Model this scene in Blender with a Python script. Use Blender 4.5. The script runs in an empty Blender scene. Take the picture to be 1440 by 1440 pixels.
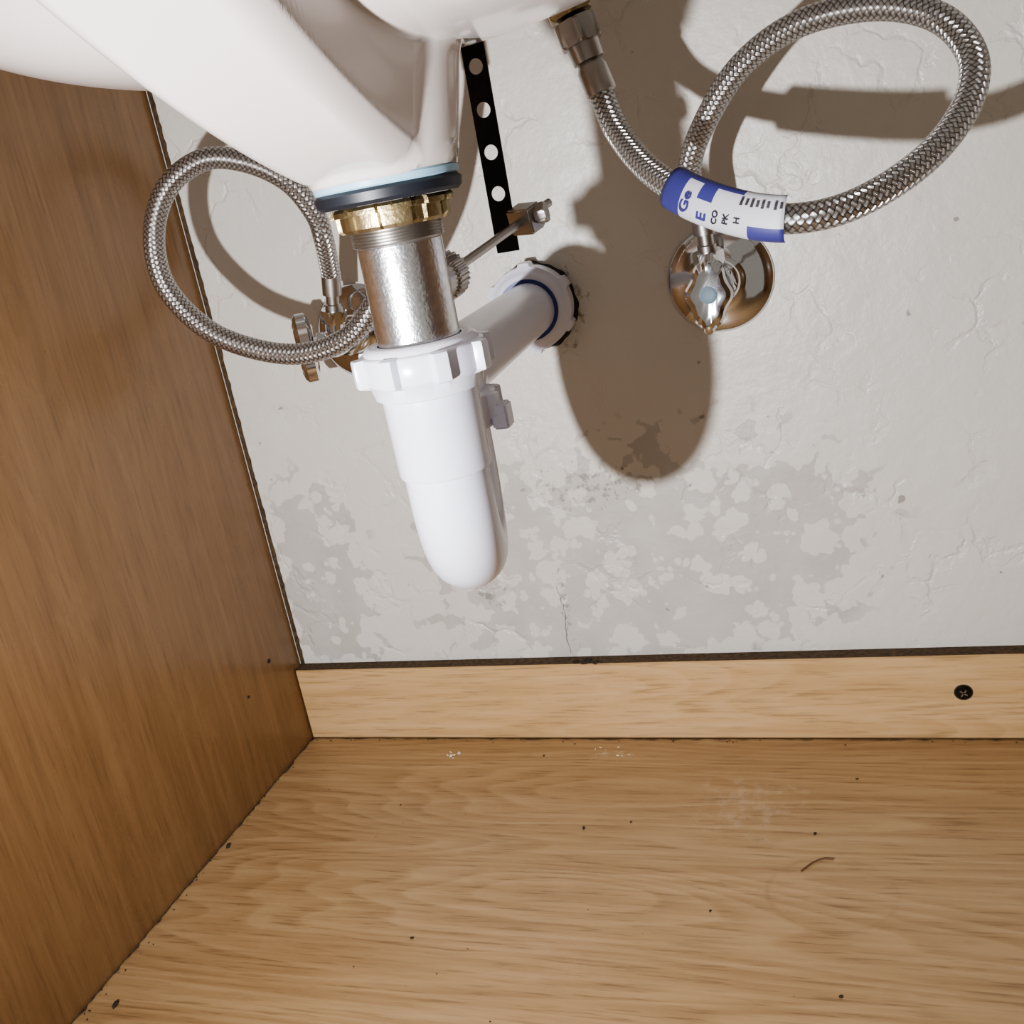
import bpy, bmesh, math, random
from mathutils import Vector, Matrix, Quaternion
from math import sin, cos, pi, radians
random.seed(4)
scene = bpy.context.scene
try:
    scene.view_settings.view_transform = 'AgX'
    scene.view_settings.look = 'AgX - Medium High Contrast'
except Exception: pass

# ------------------------------------------------------------ node helpers
class NT:
    def __init__(s, name):
        s.m = bpy.data.materials.new(name); s.m.use_nodes = True
        s.t = s.m.node_tree; s.n = s.t.nodes; s.l = s.t.links
        s.b = s.n['Principled BSDF']
    def new(s, typ, **kw):
        n = s.n.new(typ)
        for k, v in kw.items(): setattr(n, k, v)
        return n
    def link(s, a, b): s.l.new(a, b)
    def put(s, sock, v):
        if isinstance(v, bpy.types.NodeSocket): s.l.new(v, sock)
        else: sock.default_value = v
    def math(s, op, a, b=0.0, c=None, clamp=False):
        n = s.new('ShaderNodeMath', operation=op, use_clamp=clamp)
        s.put(n.inputs[0], a); s.put(n.inputs[1], b)
        if c is not None: s.put(n.inputs[2], c)
        return n.outputs[0]
    def pos(s, scale=(1,1,1), loc=(0,0,0), src='Object'):
        tc = s.new('ShaderNodeTexCoord'); mp = s.new('ShaderNodeMapping')
        s.link(tc.outputs[src], mp.inputs[0])
        mp.inputs['Scale'].default_value = scale; mp.inputs['Location'].default_value = loc
        return mp.outputs[0]
    def noise(s, vec, scale, detail=3, rough=.5, dist=0.0):
        n = s.new('ShaderNodeTexNoise'); s.link(vec, n.inputs['Vector'])
        n.inputs['Scale'].default_value = scale; n.inputs['Detail'].default_value = detail
        n.inputs['Roughness'].default_value = rough; n.inputs['Distortion'].default_value = dist
        return n.outputs[0]
    def ramp(s, f, stops, interp='LINEAR'):
        n = s.new('ShaderNodeValToRGB'); n.color_ramp.interpolation = interp
        s.link(f, n.inputs[0]); e = n.color_ramp.elements
        while len(e) < len(stops): e.new(.5)
        for el, (p, c) in zip(e, stops):
            el.position = p; el.color = c if len(c) == 4 else (*c, 1)
        return n.outputs[0]
    def mix(s, f, a, b, mode='MIX'):
        n = s.new('ShaderNodeMix', data_type='RGBA', blend_type=mode)
        s.put(n.inputs[0], f)
        s.put(n.inputs[6], a if isinstance(a, bpy.types.NodeSocket) else (*a, 1) if len(a) == 3 else a)
        s.put(n.inputs[7], b if isinstance(b, bpy.types.NodeSocket) else (*b, 1) if len(b) == 3 else b)
        return n.outputs[2]
    def bump(s, h, strength=.3, dist=.001, prev=None):
        n = s.new('ShaderNodeBump'); s.link(h, n.inputs['Height'])
        n.inputs['Strength'].default_value = strength; n.inputs['Distance'].default_value = dist
        if prev is not None: s.link(prev, n.inputs['Normal'])
        return n.outputs[0]
    def ell(t, A, B, ca, cb, ra, rb):
        a = t.math('POWER', t.math('ABSOLUTE', t.math('DIVIDE', t.math('SUBTRACT', A, ca), ra)), 2.0)
        b = t.math('POWER', t.math('ABSOLUTE', t.math('DIVIDE', t.math('SUBTRACT', B, cb), rb)), 2.0)
        return t.math('SUBTRACT', 1.0, t.math('SQRT', t.math('ADD', a, b)))

def simple(name, col, rough=.4, metal=0.0, sub=0.0, nscale=60, var=.06, bump=0.0, bscale=300, coat=0.0):
    t = NT(name); b = t.b
    v = t.pos()
    n = t.noise(v, nscale, 4)
    c1 = tuple(max(0, c*(1-var)) for c in col); c2 = tuple(min(1, c*(1+var)) for c in col)
    t.link(t.ramp(n, [(.3, c1), (.7, c2)]), b.inputs['Base Color'])
    b.inputs['Roughness'].default_value = rough; b.inputs['Metallic'].default_value = metal
    if sub: 
        b.inputs['Subsurface Weight'].default_value = sub
        b.inputs['Subsurface Radius'].default_value = (.004, .004, .005)
    if coat: b.inputs['Coat Weight'].default_value = coat
    if bump: t.link(t.bump(t.noise(v, bscale, 3), bump, .0005), b.inputs['Normal'])
    return t.m

# ------------------------------------------------------------ materials
def mat_wall():
    t = NT('painted_plaster'); v = t.pos()
    sep = t.new('ShaderNodeSeparateXYZ'); t.link(v, sep.inputs[0]); X, Z = sep.outputs[0], sep.outputs[2]
    ell = lambda cx, cz, rx, rz: t.ell(X, Z, cx, cz, rx, rz)
    low = t.noise(v, 5, 3)
    base = t.ramp(low, [(.3, (.64, .61, .56)), (.7, (.70, .675, .625))])
    def warped(sc, amt, det=3):
        w = t.new('ShaderNodeVectorMath', operation='MULTIPLY_ADD')
        nz = t.new('ShaderNodeTexNoise'); t.link(v, nz.inputs['Vector']); nz.inputs['Scale'].default_value = sc
        nz.inputs['Detail'].default_value = det
        t.link(nz.outputs['Color'], w.inputs[0]); w.inputs[1].default_value = (amt,)*3; t.link(v, w.inputs[2])
        return w.outputs[0]
    wv = warped(60, .010)
    vor = t.new('ShaderNodeTexVoronoi'); vor.feature = 'SMOOTH_F1'; vor.inputs['Smoothness'].default_value = .15
    t.link(wv, vor.inputs['Vector']); vor.inputs['Scale'].default_value = 60
    vor2 = t.new('ShaderNodeTexVoronoi'); vor2.feature = 'F1'
    t.link(wv, vor2.inputs['Vector']); vor2.inputs['Scale'].default_value = 150
    cell = t.math('ADD', t.math('MULTIPLY', vor.outputs['Distance'], 1.0), t.math('MULTIPLY', vor2.outputs['Distance'], .45))
    big = t.noise(v, 13, 5, .6)
    zone = t.math('MAXIMUM', ell(-.175, .13, .155, .095), t.math('MAXIMUM', t.math('SUBTRACT', ell(-.405, .13, .055, .11), .2), ell(-.11, .150, .115, .085)))
    zs = t.math('MINIMUM', zone, .50)
    gate = t.math('ADD', t.math('MULTIPLY', zs, 1.1), t.math('MULTIPLY', t.math('SUBTRACT', big, .5), 3.0))
    gate = t.math('ADD', gate, t.math('MULTIPLY', t.math('SUBTRACT', cell, .62), 2.0))
    zc = t.math('MULTIPLY', t.math('ADD', zone, .25), 5.0, clamp=True)
    stain = t.math('MULTIPLY', t.math('MULTIPLY', t.math('SUBTRACT', gate, .54), 9.0, clamp=True), zc)
    tone = t.ramp(t.noise(v, 30, 3), [(.3, (.46, .44, .405)), (.7, (.53, .51, .475))])
    col = t.mix(t.math('MULTIPLY', stain, .85), base, tone)
    sp = t.noise(v, 160, 4, .7)
    mz = t.math('MAXIMUM', ell(-.185, .195, .06, .022), t.math('MAXIMUM', t.math('SUBTRACT', ell(-.214, .10, .010, .05), .1), ell(-.272, .114, .02, .014)))
    mould = t.math('MULTIPLY', t.math('SUBTRACT', t.math('ADD', sp, t.math('MULTIPLY', mz, .14)), .60), 10.0, clamp=True)
    mould = t.math('MULTIPLY', mould, t.math('MULTIPLY', mz, 5.0, clamp=True))
    col = t.mix(t.math('MULTIPLY', mould, .5), col, (.10, .085, .07))
    dz = ell(-.196, .322, .046, .042)
    dirt = t.math('MULTIPLY', t.math('SUBTRACT', t.math('ADD', t.noise(v, 90, 4, .65), t.math('MULTIPLY', dz, .5)), .70), 10.0, clamp=True)
    dirt = t.math('MULTIPLY', dirt, t.math('MULTIPLY', dz, 6.0, clamp=True))
    col = t.mix(t.math('MULTIPLY', dirt, .7), col, (.12, .085, .06))
    s2 = t.noise(v, 75, 2, .5)
    spk = t.math('MULTIPLY', t.math('SUBTRACT', s2, .735), 40.0, clamp=True)
    col = t.mix(t.math('MULTIPLY', spk, .6), col, (.15, .12, .1))
    smg = t.math('MULTIPLY', t.math('SUBTRACT', t.noise(v, 9, 5, .65), .56), 3.0, clamp=True)
    col = t.mix(t.math('MULTIPLY', smg, .22), col, (.42, .39, .34))
    t.link(col, t.b.inputs['Base Color'])
    t.b.inputs['Roughness'].default_value = .40
    b1 = t.bump(t.noise(v, 22, 5, .6), .5, .004)
    b2 = t.bump(t.noise(v, 150, 3, .6), .32, .0007, b1)
    ve = t.new('ShaderNodeTexVoronoi'); ve.feature = 'DISTANCE_TO_EDGE'
    t.link(warped(34, .045, 5), ve.inputs['Vector']); ve.inputs['Scale'].default_value = 30
    crk = t.math('MULTIPLY', ve.outputs['Distance'], 14.0, clamp=True)
    gatec = t.math('MULTIPLY', t.math('SUBTRACT', t.noise(v, 20, 3), .50), 8.0, clamp=True)
    crk = t.math('MAXIMUM', crk, t.math('SUBTRACT', 1.0, gatec))
    b3 = t.bump(crk, .5, .0013, b2)
    b4 = t.bump(stain, .2, .0003, b3)
    t.link(b4, t.b.inputs['Normal'])
    return t.m

def mat_wood(name, axis, dark, mid, light, rough=.35, off=(0,0,0), flame=1.0, spec=.5, bumpk=.22, contrast=1.0, coat=0.0, floor=False):
    """oak print laminate, grain along axis"""
    t = NT(name)
    def sc(along, across): 
        return tuple(along if i == axis else across for i in range(3))
    v1 = t.pos(sc(1.0, 8.0), off)
    v2 = t.pos(sc(9.0, 170.0), off)
    v3 = t.pos(sc(28.0, 480.0), off)
    v4 = t.pos(sc(2.0, 45.0), off)
    n1 = t.noise(v1, 1.5, 2.0, .4, .15)
    rings = t.math('FRACT', t.math('MULTIPLY', n1, 30.0))
    saw = t.math('MULTIPLY', t.math('POWER', rings, 1.4), t.math('SUBTRACT', 1.0, t.math('POWER', rings, 9.0)))
    fib = t.noise(v2, 1.0, 4, .6)
    pore = t.noise(v3, 1.0, 3, .6)
    band = t.noise(v4, 1.0, 3, .55, .2)
    f = t.math('ADD', t.math('MULTIPLY', saw, .18*flame), t.math('MULTIPLY', fib, .6))
    f = t.math('ADD', f, t.math('MULTIPLY', t.math('SUBTRACT', band, .5), .42))
    f = t.math('ADD', f, .12)
    f = t.math('ADD', t.math('MULTIPLY', t.math('SUBTRACT', f, .5), contrast), .5)
    col = t.ramp(f, [(.26, light), (.50, mid), (.80, dark)])
    pm = t.math('MULTIPLY', t.math('SUBTRACT', pore, .53), 8.0, clamp=True)
    pm = t.math('MULTIPLY', pm, t.math('ADD', .20, t.math('MULTIPLY', saw, .5*flame)))
    col = t.mix(t.math('MULTIPLY', pm, contrast), col, tuple(c*.5 for c in dark))
    vv = t.pos()
    scuff = t.math('MULTIPLY', t.math('SUBTRACT', t.noise(vv, 14, 5, .7), .60), 5.0, clamp=True)
    col = t.mix(t.math('MULTIPLY', scuff, .20), col, tuple(min(1, c*1.25+.06) for c in light))
    if floor:
        sep = t.new('ShaderNodeSeparateXYZ'); t.link(vv, sep.inputs[0]); X, Y = sep.outputs[0], sep.outputs[1]
        def patch(cx, cy, rx, ry, sc_, th, k, c, colr):
            z = t.ell(X, Y, cx, cy, rx, ry)
            m = t.math('MULTIPLY', t.math('SUBTRACT', t.math('ADD', t.noise(vv, sc_, 5, .7), t.math('MULTIPLY', z, .2)), th), k, clamp=True)
            m = t.math('MULTIPLY', m, t.math('MULTIPLY', z, 4.0, clamp=True))
            return t.mix(t.math('MULTIPLY', m, c), colr, (.60, .48, .36))
        col = patch(-.088, -.09, .05, .05, 90, .60, 5, .32, col)
        col = patch(-.19, -.032, .022, .012, 130, .60, 6, .5, col)
        drk = t.math('MULTIPLY', t.math('SUBTRACT', t.noise(vv, 34, 5, .7), .64), 7.0, clamp=True)
        col = t.mix(t.math('MULTIPLY', drk, .35), col, (.16, .09, .045))
        arc = t.math('ABSOLUTE', t.ell(X, Y, -.035, -.17, .035, .03))
        am = t.math('SUBTRACT', 1.0, t.math('MULTIPLY', arc, 14.0), clamp=True)
        col = t.mix(t.math('MULTIPLY', t.math('MULTIPLY', am, t.math('MULTIPLY', t.math('SUBTRACT', t.noise(vv, 25, 2), .45), 6.0, clamp=True)), .4), col, (.20, .11, .05))
    t.link(col, t.b.inputs['Base Color'])
    t.link(t.ramp(t.noise(vv, 25, 4), [(.35, (rough*.85,)*3), (.7, (rough*1.3,)*3)]), t.b.inputs['Roughness'])
    t.b.inputs['Specular IOR Level'].default_value = spec
    if coat:
        t.b.inputs['Coat Weight'].default_value = coat; t.b.inputs['Coat Roughness'].default_value = .12
    h = t.math('ADD', t.math('MULTIPLY', pore, .5), t.noise(vv, 220, 3))
    bo = t.bump(h, bumpk, .0006)
    t.link(bo, t.b.inputs['Normal'])
    if coat: t.link(bo, t.b.inputs['Coat Normal'])
    return t.m

def mat_braid():
    t = NT('stainless_braid')
    tc = t.new('ShaderNodeTexCoord'); sep = t.new('ShaderNodeSeparateXYZ'); t.link(tc.outputs['UV'], sep.inputs[0])
    N = 10.0
    a = t.math('MULTIPLY', sep.outputs[0], N); b = t.math('MULTIPLY', sep.outputs[1], N*1.3)
    s = t.math('ADD', a, b); d = t.math('SUBTRACT', a, b)
    par = t.math('MODULO', t.math('ADD', t.math('FLOOR', s), t.math('ADD', t.math('FLOOR', d), 4000.0)), 2.0)
    hs = t.math('ABSOLUTE', t.math('SINE', t.math('MULTIPLY', s, pi)))
    hd = t.math('ABSOLUTE', t.math('SINE', t.math('MULTIPLY', d, pi)))
    ws = t.math('ABSOLUTE', t.math('SINE', t.math('MULTIPLY', s, pi*4)))
    wd = t.math('ABSOLUTE', t.math('SINE', t.math('MULTIPLY', d, pi*4)))
    A = t.math('ADD', hs, t.math('MULTIPLY', ws, .3)); Bq = t.math('ADD', hd, t.math('MULTIPLY', wd, .3))
    h = t.math('ADD', t.math('MULTIPLY', A, par), t.math('MULTIPLY', Bq, t.math('SUBTRACT', 1.0, par)))
    t.link(t.ramp(h, [(.15, (.05, .047, .045)), (.7, (.40, .385, .375)), (1.0, (.72, .71, .70))]), t.b.inputs['Base Color'])
    t.b.inputs['Metallic'].default_value = .95; t.b.inputs['Roughness'].default_value = .26
    t.link(t.bump(h, 1.0, .0008), t.b.inputs['Normal'])
    return t.m

M = {}
M['wall'] = mat_wall()
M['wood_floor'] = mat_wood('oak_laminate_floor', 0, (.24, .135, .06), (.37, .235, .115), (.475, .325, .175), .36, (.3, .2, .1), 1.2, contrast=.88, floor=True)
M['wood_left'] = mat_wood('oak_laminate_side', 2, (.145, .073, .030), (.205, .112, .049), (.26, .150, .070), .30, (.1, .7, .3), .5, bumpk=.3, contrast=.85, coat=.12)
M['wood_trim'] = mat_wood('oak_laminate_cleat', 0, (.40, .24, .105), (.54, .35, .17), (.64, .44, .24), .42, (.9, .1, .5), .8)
M['edge'] = simple('dark_brown_edge', (.075, .045, .022), .9, nscale=300, var=.5)  # dark brown tone of the thin edge strips
M['porcelain'] = simple('biscuit_porcelain', (.68, .62, .59), .16, nscale=20, var=.015, coat=.3)
M['pvc'] = simple('white_pvc', (.72, .73, .82), .25, sub=.2, nscale=30, var=.015)
M['chrome'] = simple('chrome', (.72, .735, .76), .08, 1.0, var=.02)
M['brushed'] = simple('worn_chrome_tailpiece', (.80, .805, .82), .27, 1.0, nscale=400, var=.12, bump=.35, bscale=700)
M['nickel'] = simple('dull_nickel', (.46, .44, .42), .32, 1.0, var=.1, bump=.1)
M['brass'] = simple('yellow_brass', (.43, .345, .20), .38, 1.0, var=.25, bump=.6, bscale=500)
M['rubber'] = simple('black_rubber', (.012, .014, .02), .45, var=.2)
M['putty'] = simple('pale_blue_gasket', (.34, .54, .68), .4, var=.1)
M['black_steel'] = simple('black_coated_steel', (.02, .018, .017), .35, .6, var=.3)
M['blue_gasket'] = simple('blue_gasket', (.03, .05, .22), .4)
M['braid'] = mat_braid()
M['paper'] = simple('label_paper', (.58, .58, .64), .5, var=.03)
M['ink_blue'] = simple('label_blue_ink', (.045, .045, .20), .5)
M['ink_black'] = simple('label_black_ink', (.02, .02, .03), .5)
M['blue_cap'] = simple('handle_button_reflection_tint', (.16, .22, .27), .6, 0.0)  # teal reflection on the handle centre, put into the button colour
M['dirt'] = simple('dark_grit', (.03, .022, .016), .9, var=.5, nscale=400)
M['crack'] = simple('crack_dark_line', (.16, .14, .12), .9, var=.3, nscale=200)  # dark tone of the thin wall crack line
M['chip'] = simple('pale_chip', (.7, .62, .5), .7)
M['hair'] = simple('brown_fibre', (.13, .07, .035), .6)

# ------------------------------------------------------------ mesh helpers
def obj_from(name, verts, faces, mat, smooth=True, ang=35, parent=None, uvs=None):
    me = bpy.data.meshes.new(name); me.from_pydata([tuple(v) for v in verts], [], faces)
    me.validate(); me.update()
    bm = bmesh.new(); bm.from_mesh(me); bmesh.ops.recalc_face_normals(bm, faces=bm.faces); bm.to_mesh(me); bm.free()
    if smooth:
        for p in me.polygons: p.use_smooth = True
        if ang < 179: me.set_sharp_from_angle(angle=radians(ang))
    me.materials.append(mat)
    o = bpy.data.objects.new(name, me); scene.collection.objects.link(o)
    if parent: o.parent = parent
    return o

def group(name, loc=(0,0,0)):
    e = bpy.data.objects.new(name, None); scene.collection.objects.link(e); e.empty_display_size = .02
    return e

def frame(axis):
    a = Vector(axis).normalized()
    u = a.orthogonal().normalized() if abs(a.z) < .99 else Vector((1, 0, 0))
    u = (u - a*u.dot(a)).normalized()
    return a, u, a.cross(u)

def lathe(name, prof, origin, axis, mat, seg=64, parent=None, cap=True, fn=None, ang=35):
    """prof: (distance along axis, radius) list"""
    o = Vector(origin); a, u, w = frame(axis); V = []; Fc = []
    for (h, r) in prof:
        for i in range(seg):
            th = 2*pi*i/seg; rr = r if fn is None else fn(h, r, th)
            V.append(o + a*h + (u*cos(th) + w*sin(th))*rr)
    for k in range(len(prof)-1):
        for i in range(seg):
            j = (i+1) % seg
            Fc.append((k*seg+i, k*seg+j, (k+1)*seg+j, (k+1)*seg+i))
    if cap:
        Fc.append(tuple(range(seg))); Fc.append(tuple((len(prof)-1)*seg+i for i in range(seg)))
    return obj_from(name, V, Fc, mat, parent=parent, ang=ang)

def hexnut(name, origin, axis, r, h, mat, parent=None, rot=0.0, hole=None, n=6):
    ch = min(.0012, h*.15)
    prof = [(0, .001), (0, r*.9), (ch, r), (h-ch, r), (h, r*.9), (h, .001)]
    def f2(hh, rr, th):
        p = 2*pi/n; x = ((th+rot) % p) - p/2
        hexr = r*cos(pi/n)/cos(x)
        return min(hexr, rr)
    return lathe(name, prof, origin, axis, mat, 96, parent, True, f2, 20)

def catmull(pts, n=10):
    P = [Vector(p) for p in pts]; P = [P[0]*2-P[1]] + P + [P[-1]*2-P[-2]]; out = []
    for i in range(1, len(P)-2):
        for k in range(n):
            t = k/n; a, b, c, d = P[i-1], P[i], P[i+1], P[i+2]
            out.append(.5*((2*b)+(c-a)*t+(2*a-5*b+4*c-d)*t*t+(3*b-a-3*c+d)*t**3))
    out.append(P[-2]); return out

def tube(name, pts, rad, mat, seg=32, parent=None, flat=None, ang=40):
    P = [Vector(p) for p in pts]; n = len(P); V = []; Fc = []; UV = []
    T = [(P[min(i+1, n-1)]-P[max(i-1, 0)]).normalized() for i in range(n)]
    u = T[0].orthogonal().normalized(); L = [0]
    for i in range(1, n): L.append(L[-1]+(P[i]-P[i-1]).length)
    r0 = rad if not callable(rad) else rad(.5)
    for i in range(n):
        u = (u - T[i]*u.dot(T[i])).normalized(); w = T[i].cross(u)
        r = rad(L[i]/L[-1]) if callable(rad) else rad
        for k in range(seg):
            th = 2*pi*k/seg; V.append(P[i]+(u*cos(th)+w*sin(th))*r)
    circ = 2*pi*r0
    for i in range(n-1):
        for k in range(seg):
            j = (k+1) % seg
            Fc.append((i*seg+k, i*seg+j, (i+1)*seg+j, (i+1)*seg+k))
            UV.append(((k/seg, L[i]/circ), ((k+1)/seg, L[i]/circ), ((k+1)/seg, L[i+1]/circ), (k/seg, L[i+1]/circ)))
    Fc.append(tuple(range(seg))); UV.append(tuple((0, 0) for _ in range(seg)))
    Fc.append(tuple((n-1)*seg+k for k in range(seg))); UV.append(tuple((0, 0) for _ in range(seg)))
    me = bpy.data.meshes.new(name); me.from_pydata([tuple(v) for v in V], [], Fc)
    uvl = me.uv_layers.new(name='UVMap'); k = 0
    for f in UV:
        for c in f: uvl.data[k].uv = c; k += 1
    for p in me.polygons: p.use_smooth = True
    me.set_sharp_from_angle(angle=radians(ang))
    me.materials.append(mat); me.update()
    bm = bmesh.new(); bm.from_mesh(me); bmesh.ops.recalc_face_normals(bm, faces=bm.faces); bm.to_mesh(me); bm.free()
    o = bpy.data.objects.new(name, me); scene.collection.objects.link(o)
    if parent: o.parent = parent
    return o

def box(name, lo, hi, mat, parent=None, bev=0.0, rot=None):
    bm = bmesh.new(); bmesh.ops.create_cube(bm, size=1)
    lo = Vector(lo); hi = Vector(hi); c = (lo+hi)/2; s = hi-lo
    for v in bm.verts: v.co = Vector((v.co.x*s.x, v.co.y*s.y, v.co.z*s.z))
    if bev: bmesh.ops.bevel(bm, geom=bm.edges[:], offset=bev, segments=3, affect='EDGES')
    for v in bm.verts:
        if rot is not None: v.co = rot @ v.co
        v.co += c
    me = bpy.data.meshes.new(name); bm.to_mesh(me); bm.free(); me.materials.append(mat)
    if bev:
        for p in me.polygons: p.use_smooth = True
        me.set_sharp_from_angle(angle=radians(40))
    o = bpy.data.objects.new(name, me); scene.collection.objects.link(o)
    if parent: o.parent = parent
    return o

# ------------------------------------------------------------ cabinet shell
LX, RX, FY, TZ = -.448, .43, -.62, .66
box('wall_back', (LX-.03, 0, -.02), (RX+.03, .02, TZ), M['wall'])
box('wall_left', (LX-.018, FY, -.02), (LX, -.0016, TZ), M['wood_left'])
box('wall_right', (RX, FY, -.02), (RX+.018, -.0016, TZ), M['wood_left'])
box('floor', (LX, FY, -.018), (RX, -.0008, 0), M['wood_floor'])
box('trim_1', (LX+.0012, -.012, .0008), (RX-.001, -.0012, .0626), M['wood_trim'], bev=.0006)
random.seed(9)
def edge_strip(name, p0, p1, up, amp, n=160, mat='edge', lift=Vector((0,0,0)), base=.0006):  # thin dark strip laid along an edge, optionally ragged
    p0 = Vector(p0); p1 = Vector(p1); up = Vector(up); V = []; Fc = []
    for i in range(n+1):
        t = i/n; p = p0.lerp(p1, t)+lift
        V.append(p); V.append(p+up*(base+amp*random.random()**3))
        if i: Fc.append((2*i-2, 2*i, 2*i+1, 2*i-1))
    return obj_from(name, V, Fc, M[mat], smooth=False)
edge_strip('corner_dark_strip', (LX+.0004, -.0005, .0627), (LX+.0004, -.0005, TZ), (1, 0, 0), .0010, base=.0036)  # dark brown strip down the back left corner
edge_strip('cleat_top_dark_strip', (LX, -.0115, .0630), (RX, -.0115, .0630), (0, 1, 0), .0, base=.0112)  # dark brown strip covering the top of the cleat
edge_strip('floor_grime_back', (LX, -.0125, .0006), (RX, -.0125, .0006), (0, -1, 0), .0016, base=.0006)  # dirt line on the floor along the cleat foot
edge_strip('floor_grime_left', (LX+.0005, -.012, .0006), (LX+.0005, FY, .0006), (1, 0, 0), .0022, base=.0008)  # dirt line on the floor along the left panel

# ------------------------------------------------------------ sink
DX, DY = -.158, -.294           # drain axis
def sst(a, b, x):
    t = max(0, min(1, (x-a)/(b-a))); return t*t*(3-2*t)
def smin(a, b, k):
    h = max(0, min(1, .5+.5*(b-a)/k)); return b*(1-h)+a*h-k*h*(1-h)
ZB = .4140
def sink_z(dx, dy):
    fy = .95 if dy > 0 else .95-.21*sst(0, .08, -dy)
    rho = math.hypot(dx/1.15, dy/fy)
    bowl = .452 + 1.15*rho**2 + 40*rho**4
    r = math.hypot(dx, dy)
    boss = ZB + max(0, r-.0275)*5.0
    z = smin(bowl, boss, .008)
    s = max(0, -dy)
    if dy < .03:
        ridge = ZB + max(0, s-.024)*.26 + 1.75*s*s
        re = .0225+.005*min(s, .2); le = -.0270-.07*s
        cx = (re+le)/2; halfw = (re-le)/2
        w = abs(dx-cx)
        rr = .011
        e = max(0, w-halfw+rr)
        sl = 8.0-3.5*(1-sst(.02, .09, s)) if dx > cx else 4.5
        k = 1.3 if dx <= cx else 1.5
        flank = .5*e*e/rr*k if e < rr else .5*k*rr+(e-rr)*sl
        rz = ridge+flank+max(0, dy+.004)**2*400
        z = smin(z, rz, .007+.012*(1-sst(.0, .07, s))*sst(.0255, .034, r))
    return z
def make_sink():
    V = []; Fc = []; NR = 190; NA = 900; rs = [.0269*k/4 for k in range(1, 5)] + [.0269+(i/NR)**1.3*.213 for i in range(1, NR+1)]
    n = len(rs)
    for r in rs:
        for k in range(NA):
            th = 2*pi*k/NA; dx, dy = r*cos(th)*1.08, r*sin(th)*.95
            if r <= .0271: dx, dy = r*cos(th), r*sin(th)
            V.append((DX+dx, DY+dy, min(max(sink_z(dx, dy), ZB-.0012), .60)))
    for i in range(n-1):
        for k in range(NA):
            j = (k+1) % NA; Fc.append((i*NA+k, i*NA+j, (i+1)*NA+j, (i+1)*NA+k))
    o = obj_from('bathroom_sink', V, Fc, M['porcelain'], ang=180)
    return o
sink = make_sink()

# ------------------------------------------------------------ drain assembly
dr = group('sink_drain')
ax = (0, 0, -1); O = lambda z: (DX, DY, z)
lathe('blue_gasket_ring', [(0, .012), (0, .0262), (.001, .0270), (.003, .0268), (.004, .0255), (.004, .012)], O(.4142), ax, M['putty'], parent=dr)
lathe('rubber_washer', [(0, .012), (0, .0262), (.0012, .0275), (.0042, .0270), (.0055, .0255), (.0055, .012)], O(.4106), ax, M['rubber'], parent=dr)
def crown(h, r, th):
    return r - (.0014 if sin(th*11) > .3 and r > .018 else 0)
lathe('brass_locknut', [(0, .012), (0, .0225), (.0012, .0234), (.0030, .0234), (.0032, .0215), (.0078, .0213), (.009, .0200), (.009, .012)], O(.4050), ax, M['brass'], seg=176, parent=dr, fn=crown, ang=25)
thr = [(0, .012)]
for i in range(6):
    thr += [(i*.0011, .0174), (i*.0011+.0005, .0168)]
thr += [(.0070, .012)]
lathe('threaded_collar', thr, O(.3962), ax, M['nickel'], parent=dr, ang=15)
lathe('tailpiece', [(0, .0150), (.001, .0160), (.052, .0160), (.053, .0150), (.053, .0140), (0, .0140)], O(.3905), ax, M['brushed'], parent=dr, cap=False)
pdir = Vector((.10, 1, .10)).normalized(); p0 = Vector((DX+.0015, DY+.013, .3708))
lathe('pivot_port', [(0, .0085), (.016, .0085), (.016, .003)], p0, pdir, M['nickel'], parent=dr)
def knurl(h, r, th): return r - (.0007 if sin(th*28) > 0 and r > .0085 else 0)
lathe('pivot_nut', [(0, .003), (0, .0085), (.0012, .0098), (.0095, .0098), (.011, .0085), (.011, .003)], p0+pdir*.012, pdir, M['nickel'], seg=168, parent=dr, fn=knurl, ang=20)
r0 = p0+pdir*.02; r1 = Vector((-.1275, -.188, .3915))
tube('pivot_rod', [r0, r0.lerp(r1, .5), r1], .0019, M['nickel'], 20, dr)

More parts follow.
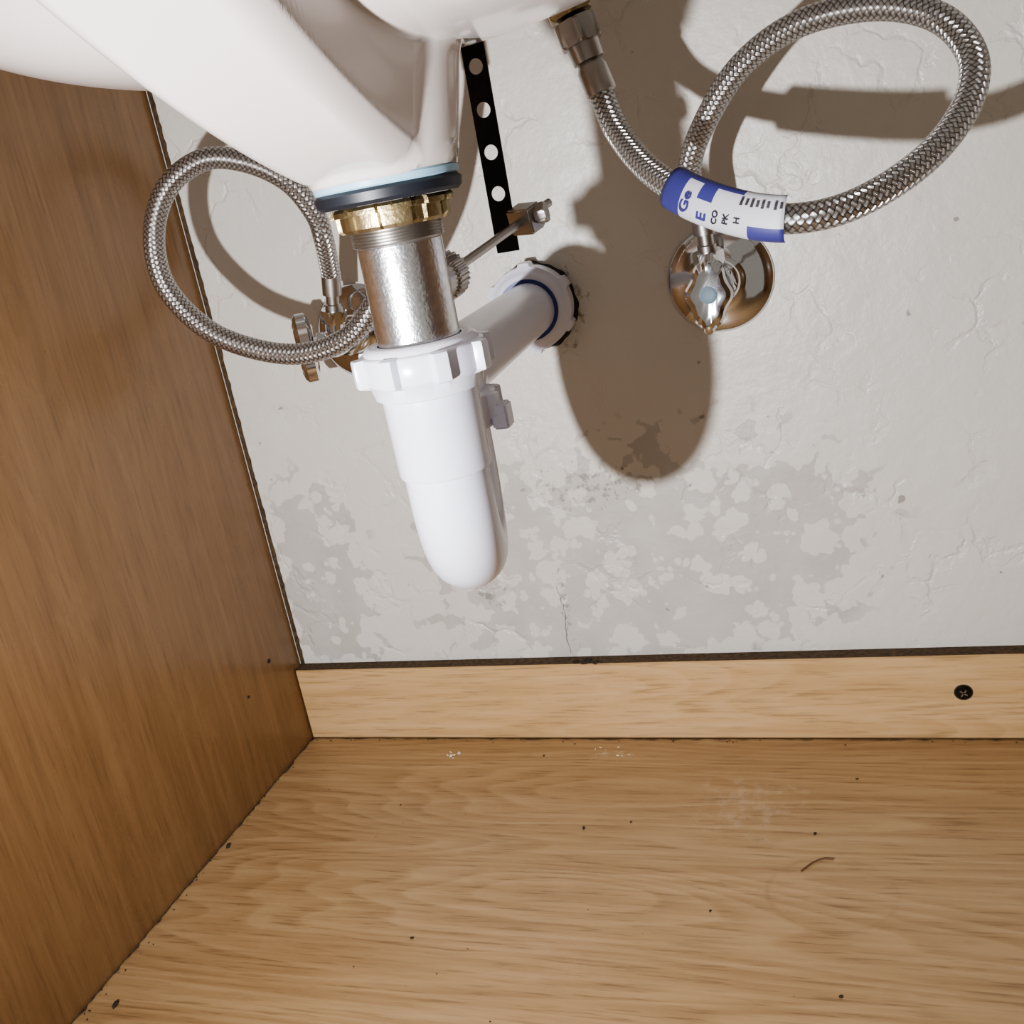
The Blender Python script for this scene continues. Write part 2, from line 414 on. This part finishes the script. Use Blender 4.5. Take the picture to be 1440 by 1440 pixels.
# ------------------------------------------------------------ pop-up strap with holes
st = group('pop_up_linkage')
def strap():
    w, th, z0, z1 = .0052, .0009, .3740, .520
    holes = [.3994+.0176*i for i in range(7)]
    hr = .0032; V = []; Fc = []
    cells = [(h-.0088, h+.0088, h) for h in holes]
    yy = -.205
    def rectpt(a, zc, hh):
        c, sn = cos(a), sin(a); k = min(w/abs(c) if abs(c) > 1e-6 else 9, hh/abs(sn) if abs(sn) > 1e-6 else 9)
        return c*k, sn*k
    angs = sorted(set([2*pi*i/32 for i in range(32)] + [math.atan2(s2*.0088, s1*w) % (2*pi) for s1 in (1, -1) for s2 in (1, -1)]))
    m = len(angs)
    for (a0, a1, zc) in cells:
        if a1 > z1: break
        base = len(V)
        for y in (yy-th/2, yy+th/2):
            for a in angs: V.append((-.145+hr*cos(a), y, zc+hr*sin(a)))
            for a in angs:
                x, z = rectpt(a, zc, .0088); V.append((-.145+x, y, zc+z))
        for k in range(m):
            j = (k+1) % m
            Fc.append((base+k, base+j, base+m+j, base+m+k))
            Fc.append((base+2*m+k, base+3*m+k, base+3*m+j, base+2*m+j))
            Fc.append((base+k, base+2*m+k, base+2*m+j, base+j))
            Fc.append((base+m+k, base+m+j, base+3*m+j, base+3*m+k))
    b = len(V); za = holes[0]-.0088
    for y in (yy-th/2, yy+th/2):
        V += [(-.145-w, y, z0), (-.145+w, y, z0), (-.145+w, y, za), (-.145-w, y, za)]
    Fc += [(b, b+1, b+2, b+3), (b+4, b+7, b+6, b+5), (b, b+4, b+5, b+1), (b+1, b+5, b+6, b+2), (b, b+3, b+7, b+4)]
    return obj_from('perforated_strap', V, Fc, M['black_steel'], smooth=False, parent=st)
strap()
rd = (r1-r0).normalized()
pc = r0+rd*((-.206-r0.y)/rd.y)
rotm = Vector((0, 1, 0)).rotation_difference(rd).to_matrix()
box('clevis_clamp', pc-Vector((.0062, .0055, .0058)), pc+Vector((.0062, .0055, .0058)), M['nickel'], st, .001, rotm)
hexnut('clevis_screw', pc+Vector((.005, 0, .001)), (1, 0, .15), .0048, .005, M['nickel'], st)
tube('pull_rod', [(-.145, -.2015, .50), (-.145, -.2015, .56), (-.145, -.2015, .62)], .0022, M['nickel'], 16, st)

# ------------------------------------------------------------ p-trap
pt = group('p_trap')
TX, TY = -.1805, -.2240           # return leg axis
d = Vector((TX-DX, TY-DY, 0)); half = d.length/2; dn = d.normalized()
def nutfn(rb, n=8, wide=.30, lug=.0032):
    def f(h, r, th):
        if r < rb: return r
        p = 2*pi/n; x = abs(((th+.25) % p)-p/2)
        return r+lug*(1-sst(wide*p*.42, wide*p*.60, x))
    return f
lathe('slip_nut', [(0, .0165), (-.0002, .0205), (.0012, .0222), (.0026, .0228), (.0030, .0242), (.0038, .0246), (.0130, .0246), (.0138, .0242), (.0150, .0224), (.0200, .0212), (.0208, .0190)],
      O(.3535), ax, M['pvc'], seg=240, parent=pt, fn=nutfn(.0241), cap=False, ang=50)
lathe('socket', [(0, .0160), (0, .0192), (.0400, .0186), (.0412, .0182), (.0418, .0170)], O(.3420), ax, M['pvc'], parent=pt, cap=False)
zc = .2915; pts = [Vector(O(.312)), Vector(O(.303)), Vector(O(.297))]
cen = Vector((DX, DY, zc))+dn*half
for i in range(0, 33):
    a = pi*i/32; pts.append(cen - dn*half*cos(a) - Vector((0, 0, half*sin(a))))
for z in (.296, .301, .306): pts.append(Vector((TX, TY, z)))
tube('j_bend', pts, .0170, M['pvc'], 48, pt)
lathe('molded_seam_collar', [(0, .0165), (.0, .0178), (.002, .0180), (.004, .0178), (.0045, .0165)], (TX, TY, .303), ax, M['pvc'], parent=pt, cap=False)
R2 = (TX, TY, .3165)
lathe('return_slip_nut', [(0, .0165), (0, .0205), (.0012, .0224), (.0110, .0226), (.0125, .0215), (.0165, .0205), (.0170, .0175)], R2, ax, M['pvc'], seg=240, parent=pt, fn=nutfn(.0222), cap=False, ang=50)
box('nut_wing', (TX+.0215, TY-.006, .2985), (TX+.0295, TY+.003, .3105), M['pvc'], pt, .001)
ad = (Vector((-.198, 0, .3235))-Vector((TX, TY, .3255))).normalized()
br = .021; el = []
ctr = Vector((TX, TY, .3045))+ad*br
for i in range(17):
    a = (pi/2)*i/16
    el.append(ctr - ad*br*cos(a) + Vector((0, 0, br*sin(a))))
el = [Vector((TX, TY, .3000))]+el
end = el[-1]; tgt = Vector((-.198, -.008, .3235))
for k in range(1, 9): el.append(end.lerp(tgt, k/8))
tube('trap_arm', el, .0172, M['pvc'], 48, pt)
wd = (tgt-end).normalized()
lathe('wall_slip_nut', [(0, .0172), (0, .0215), (.0015, .0232), (.004, .0250), (.0045, .0268), (.006, .0272), (.017, .0272), (.018, .0258), (.018, .017)],
      tgt-wd*.0165, wd, M['pvc'], seg=240, parent=pt, fn=nutfn(.0265, 6, .25, .0022), cap=False, ang=50)
lathe('blue_washer', [(0, .016), (0, .0196), (.0010, .0196), (.0010, .016)], tgt-wd*.0173, wd, M['blue_gasket'], parent=pt, cap=False)
def ragged(h, r, th): return r+(.0006*sin(th*7+1)+.0004*sin(th*17) if r > .02 else 0)
lathe('drain_stub_pipe', [(0, .018), (0, .0275), (.0010, .0283), (.0030, .0286), (.0040, .0292)], (-.199, -.0040, .3225), (0, 1, 0), M['rubber'], seg=120, parent=pt, fn=ragged, cap=False)

# ------------------------------------------------------------ shut-off valves
def valve(name, x, z, hrot, outlet_dx, yaw=0, index=True):
    g = group(name)
    piv = Vector((x, -.040, z)); YR = Matrix.Rotation(radians(yaw), 3, 'Z')
    ya = YR @ Vector((0, -1, 0))
    lathe('escutcheon', [(0, .0325), (.0006, .0329), (.0016, .0322), (.0032, .0302), (.0046, .0272), (.0057, .0238), (.0066, .0200), (.0074, .0168), (.0086, .0142), (.0108, .0125), (.0125, .0115), (.0125, .006)],
          (x, -.0006, z), (0, -1, 0), M['chrome'], seg=96, parent=g, ang=60)
    lathe('body', [(0, .0075), (.018, .0075), (.019, .0095), (.034, .0095), (.037, .008), (.038, .003)], (x, -.010, z), (0, -1, 0), M['chrome'], parent=g)
    lathe('stem', [(-.004, .003), (-.004, .0078), (.006, .0072), (.010, .0060), (.020, .0055)], piv, ya, M['chrome'], parent=g)
    hexnut('wall_compression_nut', (x, -.018, z), (0, -1, 0), .0125, .012, M['chrome'], g)
    hexnut('bonnet_nut', piv+ya*.006, ya, .0088, .006, M['chrome'], g)
    up = Vector((outlet_dx, -.12, 1)).normalized(); b0 = Vector((x, -.040, z))
    lathe('outlet', [(0, .0062), (.017, .0062), (.017, .0035)], b0, up, M['chrome'], parent=g)
    hexnut('outlet_nut', b0+up*.014, up, .0092, .0085, M['chrome'], g)
    lathe('hose_ferrule', [(0, .0055), (.004, .0055), (.0045, .0045), (.010, .0045), (.0105, .0064), (.026, .0064), (.0265, .005)], b0+up*.022, up, M['nickel'], parent=g)
    R = Matrix.Rotation(radians(hrot), 3, 'Y'); V = []; Fc = []; N = 96
    def outline(t):
        rx = .0118+.0008*cos(8*t); rz = .0215+.0008*cos(8*t)
        return rx*cos(t)*(1+.10*cos(4*t)), rz*sin(t)*(1+.03*cos(4*t))
    lv = [(.0, .55), (-.001, .82), (-.003, 1.0), (-.009, 1.0), (-.0110, .90), (-.0122, .72), (-.0116, .52)]
    for (y, s) in lv:
        for k in range(N):
            a = 2*pi*k/N; ox, oz = outline(a)
            p = R @ Vector((ox*s, 0, oz*s)); p.y += -.014+y
            V.append(piv+YR@p)
    for i in range(len(lv)-1):
        for k in range(N):
            j = (k+1) % N; Fc.append((i*N+k, i*N+j, (i+1)*N+j, (i+1)*N+k))
    Fc.append(tuple(range(N))); Fc.append(tuple((len(lv)-1)*N+k for k in range(N)))
    obj_from('oval_handle', V, Fc, M['chrome'], parent=g, ang=28)
    lathe('handle_index_button', [(0, .0050), (.0008, .0048), (.0012, .0038), (.0009, .0030), (.0009, .001)], piv+ya*.0255, ya, M['blue_cap'] if index else M['chrome'], parent=g)
    return b0+up*.046, up
vR, upR = valve('shutoff_valve', -.0773, .3230, 6, -.02)
vL, upL = valve('shutoff_valve.001', -.3280, .3230, -4, .23, -60)

# ------------------------------------------------------------ braided hoses
HR = .0064
g1 = group('braided_supply_hose')
rp = [(-.1137, -.112, .4442), (-.1110, -.114, .4338), (-.1031, -.125, .4152), (-.0847, -.150, .3946), (-.0565, -.180, .3781), (-.026, -.195, .3684),
      (.0028, -.190, .3691), (.0324, -.170, .3811), (.0512, -.150, .3990), (.0563, -.135, .4186), (.0446, -.120, .4380), (.0187, -.110, .4491),
      (-.0164, -.100, .4493), (-.0459, -.085, .4367), (-.0684, -.070, .4134), (-.0803, -.058, .3912), tuple(vR)]
rc = catmull(rp, 14)
tube('braided_sleeve', rc, HR, M['braid'], 48, g1)
sh = Vector((-.1235, -.112, .4823)); e1 = Vector((-.1137, -.112, .4442)); sd = (e1-sh).normalized()
lathe('crimp_ferrule', [(0, .0060), (.004, .0078), (.016, .0078), (.017, .0066)], e1-sd*.0085, sd, M['nickel'], parent=g1)
hexnut('coupling_nut', sh+sd*.010, sd, .0118, .012, M['nickel'], g1)
lathe('coupling_collar', [(0, .004), (0, .0085), (.009, .0080), (.0095, .004)], sh+sd*.0215, sd, M['nickel'], parent=g1)
fs = group('faucet_shank')
thr = [(0, .004)]
for i in range(30): thr += [(i*.0015, .0088), (i*.0015+.0007, .0080)]
thr += [(.046, .004)]
lathe('threaded_shank', thr, sh-sd*.036, sd, M['brass'], parent=fs, ang=15)
hexnut('brass_nut', sh+sd*.001, sd, .0122, .007, M['brass'], fs)
lathe('shank_washer', [(0, .004), (0, .0120), (.002, .0120), (.002, .004)], sh-sd*.003, sd, M['brass'], parent=fs)

g2 = group('braided_supply_hose.001')
lp = [tuple(vL), (-.3085, -.062, .3900), (-.3077, -.068, .4060), (-.3141, -.080, .4267), (-.3332, -.090, .4419), (-.355, -.100, .4469), (-.3771, -.110, .4351),
      (-.3909, -.115, .4109), (-.3895, -.120, .3818), (-.3715, -.120, .3544), (-.347, -.115, .3372), (-.3153, -.112, .3285), (-.2825, -.112, .3339),
      (-.2593, -.112, .3519), (-.2335, -.108, .3852), (-.2150, -.108, .430), (-.2105, -.108, .450)]
tube('braided_sleeve', catmull(lp, 14), HR, M['braid'], 48, g2)
lathe('crimp_ferrule', [(0, .0060), (.004, .0078), (.016, .0078), (.017, .0066)], (-.2105, -.108, .462), (0, 0, -1), M['nickel'], parent=g2)
hexnut('coupling_nut', (-.2105, -.108, .474), (0, 0, -1), .0118, .014, M['nickel'], g2)
fs2 = group('faucet_shank.001')
lathe('threaded_shank', thr, (-.2105, -.108, .518), (0, 0, -1), M['brass'], parent=fs2, ang=15)

# ------------------------------------------------------------ paper label wrapped on the right hose
def label():
    i0 = min(range(len(rc)), key=lambda i: (rc[i]-Vector((-.0735, -.163, .3880))).length)
    i1 = min(range(len(rc)), key=lambda i: (rc[i]-Vector((-.0245, -.195, .3683))).length)
    P = rc[i0:i1+1]; n = len(P)
    V = []; Fc = []; m = 28
    rows = []
    for i, p in enumerate(P):
        T = (P[min(i+1, n-1)]-P[max(i-1, 0)]).normalized()
        fr = Vector((-.10, -1, .12)); fr = (fr-T*fr.dot(T)).normalized(); up = T.cross(fr); 
        if up.z < 0: up = -up
        for k in range(m+1):
            a = -pi*.5+pi*k/m
            q = p + fr*(.0072*abs(cos(a))**.7+.0002) + up*(.0098*sin(a))
            V.append(q)
        rows.append((p, T, fr, up))
    for i in range(n-1):
        for k in range(m):
            Fc.append((i*(m+1)+k, (i+1)*(m+1)+k, (i+1)*(m+1)+k+1, i*(m+1)+k+1))
    o = obj_from('paper_label', V, Fc, M['paper'], parent=g1, ang=80)
    o.data.materials.append(M['ink_blue'])
    for idx, p in enumerate(o.data.polygons):
        i = idx//m; k = idx % m; f = i/(n-1); g = k/m
        if f < .14 or (g < .34 and f > .70) or (f < .62 and g > .76) or (.30 < f < .42 and g > .52) or f > .97: p.material_index = 1
    sm = o.modifiers.new('s', 'SOLIDIFY'); sm.thickness = .0003
    def txt(s, f, g, size, mat, bold=False):
        i = min(n-1, int(f*(n-1))); p, T, fr, up = rows[i]
        p = p + T*((f*(n-1)-i)*(P[1]-P[0]).length)
        cu = bpy.data.curves.new('t', 'FONT'); cu.body = s; cu.size = size; cu.extrude = .00008
        cu.align_x = 'CENTER'; cu.align_y = 'CENTER'
        if bold: cu.offset = size*.02
        to = bpy.data.objects.new('t', cu); scene.collection.objects.link(to)
        bpy.context.view_layer.update()
        me = bpy.data.meshes.new_from_object(to.evaluated_get(bpy.context.evaluated_depsgraph_get()))
        bpy.data.objects.remove(to)
        a = (g-.5)*pi; pos = p+fr*(.0072*abs(cos(a))**.7+.0006)+up*(.0098*sin(a))
        nrm = (fr*cos(a)+up*sin(a)*.5).normalized(); xd = up; xd = (xd-nrm*xd.dot(nrm)).normalized(); yd = nrm.cross(xd)
        for v in me.vertices:
            c = v.co.copy(); v.co = pos+xd*c.x+yd*c.y+nrm*(c.z+.0001)
        me.materials.clear(); me.materials.append(mat)
        ob = bpy.data.objects.new('label_text', me); scene.collection.objects.link(ob); ob.parent = g1
    txt('Ge', .23, .42, .0078, M['ink_blue'], True)
    txt('E', .38, .30, .0075, M['ink_blue'], True)
    txt('CO', .49, .36, .0040, M['ink_black'], True)
    txt('PK', .575, .38, .0040, M['ink_black'], True)
    txt('H', .66, .40, .0040, M['ink_black'], True)
    for q in range(8):
        txt('IIIIII' if q % 2 else 'IIIIIIII', .66+q*.042, .68, .0020, M['ink_black'])
label()

# ------------------------------------------------------------ screw, nail holes, debris
sc = group('wood_screw')
s0 = Vector((.0498, -.0122, .0357))
lathe('screw_head', [(0, .0048), (.0006, .0050), (.0012, .0044), (.0014, .0016), (.0004, .0012), (.0002, .0003)], s0, (0, -1, 0), M['black_steel'], parent=sc)
lathe('countersink_rim', [(0, .0050), (.0003, .0058), (.0003, .0046)], s0+Vector((0, .0002, 0)), (0, -1, 0), M['dirt'], parent=sc, cap=False)
for a in (35, 125):
    box('cross_slot', s0+Vector((-.0028, -.00175, -.0005)), s0+Vector((.0028, -.0011, .0005)), M['nickel'], sc, 0, Matrix.Rotation(radians(a), 3, 'Y'))
nh = group('nail_head')
lathe('nail_head_disc', [(0, .0018), (.0006, .0016), (.0007, .0002)], (LX+.0001, -.041, .087), (1, 0, 0), M['dirt'], parent=nh, seg=20)
nh2 = group('nail_head.001')
lathe('nail_head_disc', [(0, .0012), (.0005, .001), (.0006, .0002)], (LX+.0001, -.077, .076), (1, 0, 0), M['dirt'], parent=nh2, seg=20)

def blob(V, Fc, c, s, flat=.5):
    bm = bmesh.new(); bmesh.ops.create_icosphere(bm, subdivisions=1, radius=1)
    b = len(V)
    rr = Matrix.Rotation(random.random()*6, 3, 'Z')
    k = (random.uniform(.7, 1.5), random.uniform(.5, 1), flat)
    for v in bm.verts:
        q = rr @ Vector((v.co.x*k[0], v.co.y*k[1], v.co.z*k[2]))*s*random.uniform(.75, 1.2)
        V.append(Vector(c)+q)
    for f in bm.faces: Fc.append(tuple(b+v.index for v in f.verts))
    bm.free()
V = []; Fc = []
for (x, y, s) in [(-.441, -.153, .003), (-.428, -.295, .0026), (-.19, -.12, .0015), (-.045, -.118, .0014), (-.269, -.227, .0013), (-.16, -.112, .0010),
                  (-.24, -.036, .0010), (-.03, -.245, .0013), (-.10, -.19, .0010), (-.33, -.10, .0009), (-.02, -.06, .0010)]:
    blob(V, Fc, (x, y, s*.4), s)
for i in range(45):
    blob(V, Fc, (LX+.002+abs(random.gauss(0, .003)), random.uniform(-.45, -.02), .0005), random.uniform(.0003, .0008))
for i in range(45):
    blob(V, Fc, (random.uniform(LX, .2), -.0145-abs(random.gauss(0, .002)), .0004), random.uniform(.0003, .0007))
for i in range(45):
    blob(V, Fc, (random.uniform(LX, .2), random.uniform(-.40, -.03), .0003), random.uniform(.0002, .0006))
deb = group('floor_debris')
obj_from('grit', V, Fc, M['dirt'], smooth=False, parent=deb)
V = []; Fc = []
for i in range(7): blob(V, Fc, (-.314+random.gauss(0, .006), -.036+random.gauss(0, .002), .0006), random.uniform(.0006, .002), .4)
for i in range(10): blob(V, Fc, (-.19+random.gauss(0, .010), -.031+random.gauss(0, .004), .0003), random.uniform(.0004, .0012), .3)
obj_from('pale_chips', V, Fc, M['chip'], smooth=False, parent=deb)
tube('curled_fibre', catmull([(-.052, -.153, .0004), (-.046, -.146, .0008), (-.040, -.142, .0010), (-.034, -.141, .0004)], 8), .00055, M['hair'], 8, deb)
V = []; Fc = []
blob(V, Fc, (-.2035, -.010, .0638), .0045, .4); blob(V, Fc, (-.196, -.011, .0634), .0032, .35); blob(V, Fc, (-.211, -.010, .0634), .003, .35)
obj_from('trim_dirt_clump', V, Fc, M['dirt'], smooth=False, parent=deb)
V = []; Fc = []; px = -.2165
for i in range(22):
    z = .066+i*.0026; px += random.gauss(0, .0006); w = .00012+.00035*random.random()*(1-i/22)
    V += [(px-w, -.0003, z), (px+w, -.0003, z)]
    if i: b = len(V)-4; Fc.append((b, b+1, b+3, b+2))
obj_from('wall_crack', V, Fc, M['crack'], smooth=False)

# ------------------------------------------------------------ light
w = bpy.data.worlds.new('room'); scene.world = w; w.use_nodes = True
w.node_tree.nodes['Background'].inputs[0].default_value = (1.0, .91, .80, 1)
w.node_tree.nodes['Background'].inputs[1].default_value = .27
ld = bpy.data.lights.new('flashlight', 'SPOT'); ld.energy = 18; ld.color = (.97, .975, 1.0)
ld.spot_size = radians(138); ld.spot_blend = 1.0; ld.shadow_soft_size = .0065
lo = bpy.data.objects.new('flashlight', ld); scene.collection.objects.link(lo)
lo.location = (-.21, -.658, .305)
lo.rotation_euler = (Vector((-.15, 0, .28))-lo.location).to_track_quat('-Z', 'Y').to_euler()

# ------------------------------------------------------------ camera
Rv = Vector((.942, .286, -.1772)).normalized(); Uv = Vector((.071, .346, .9358)); Uv = (Uv-Rv*Uv.dot(Rv)).normalized(); Bv = Rv.cross(Uv)
cd = bpy.data.cameras.new('camera'); cd.sensor_width = 36; cd.lens = 36; cd.clip_start = .01
co = bpy.data.objects.new('camera', cd); scene.collection.objects.link(co)
mw = Matrix((Rv, Uv, Bv)).transposed().to_4x4(); mw.translation = Vector((0, -.658, .405)); co.matrix_world = mw
scene.camera = co
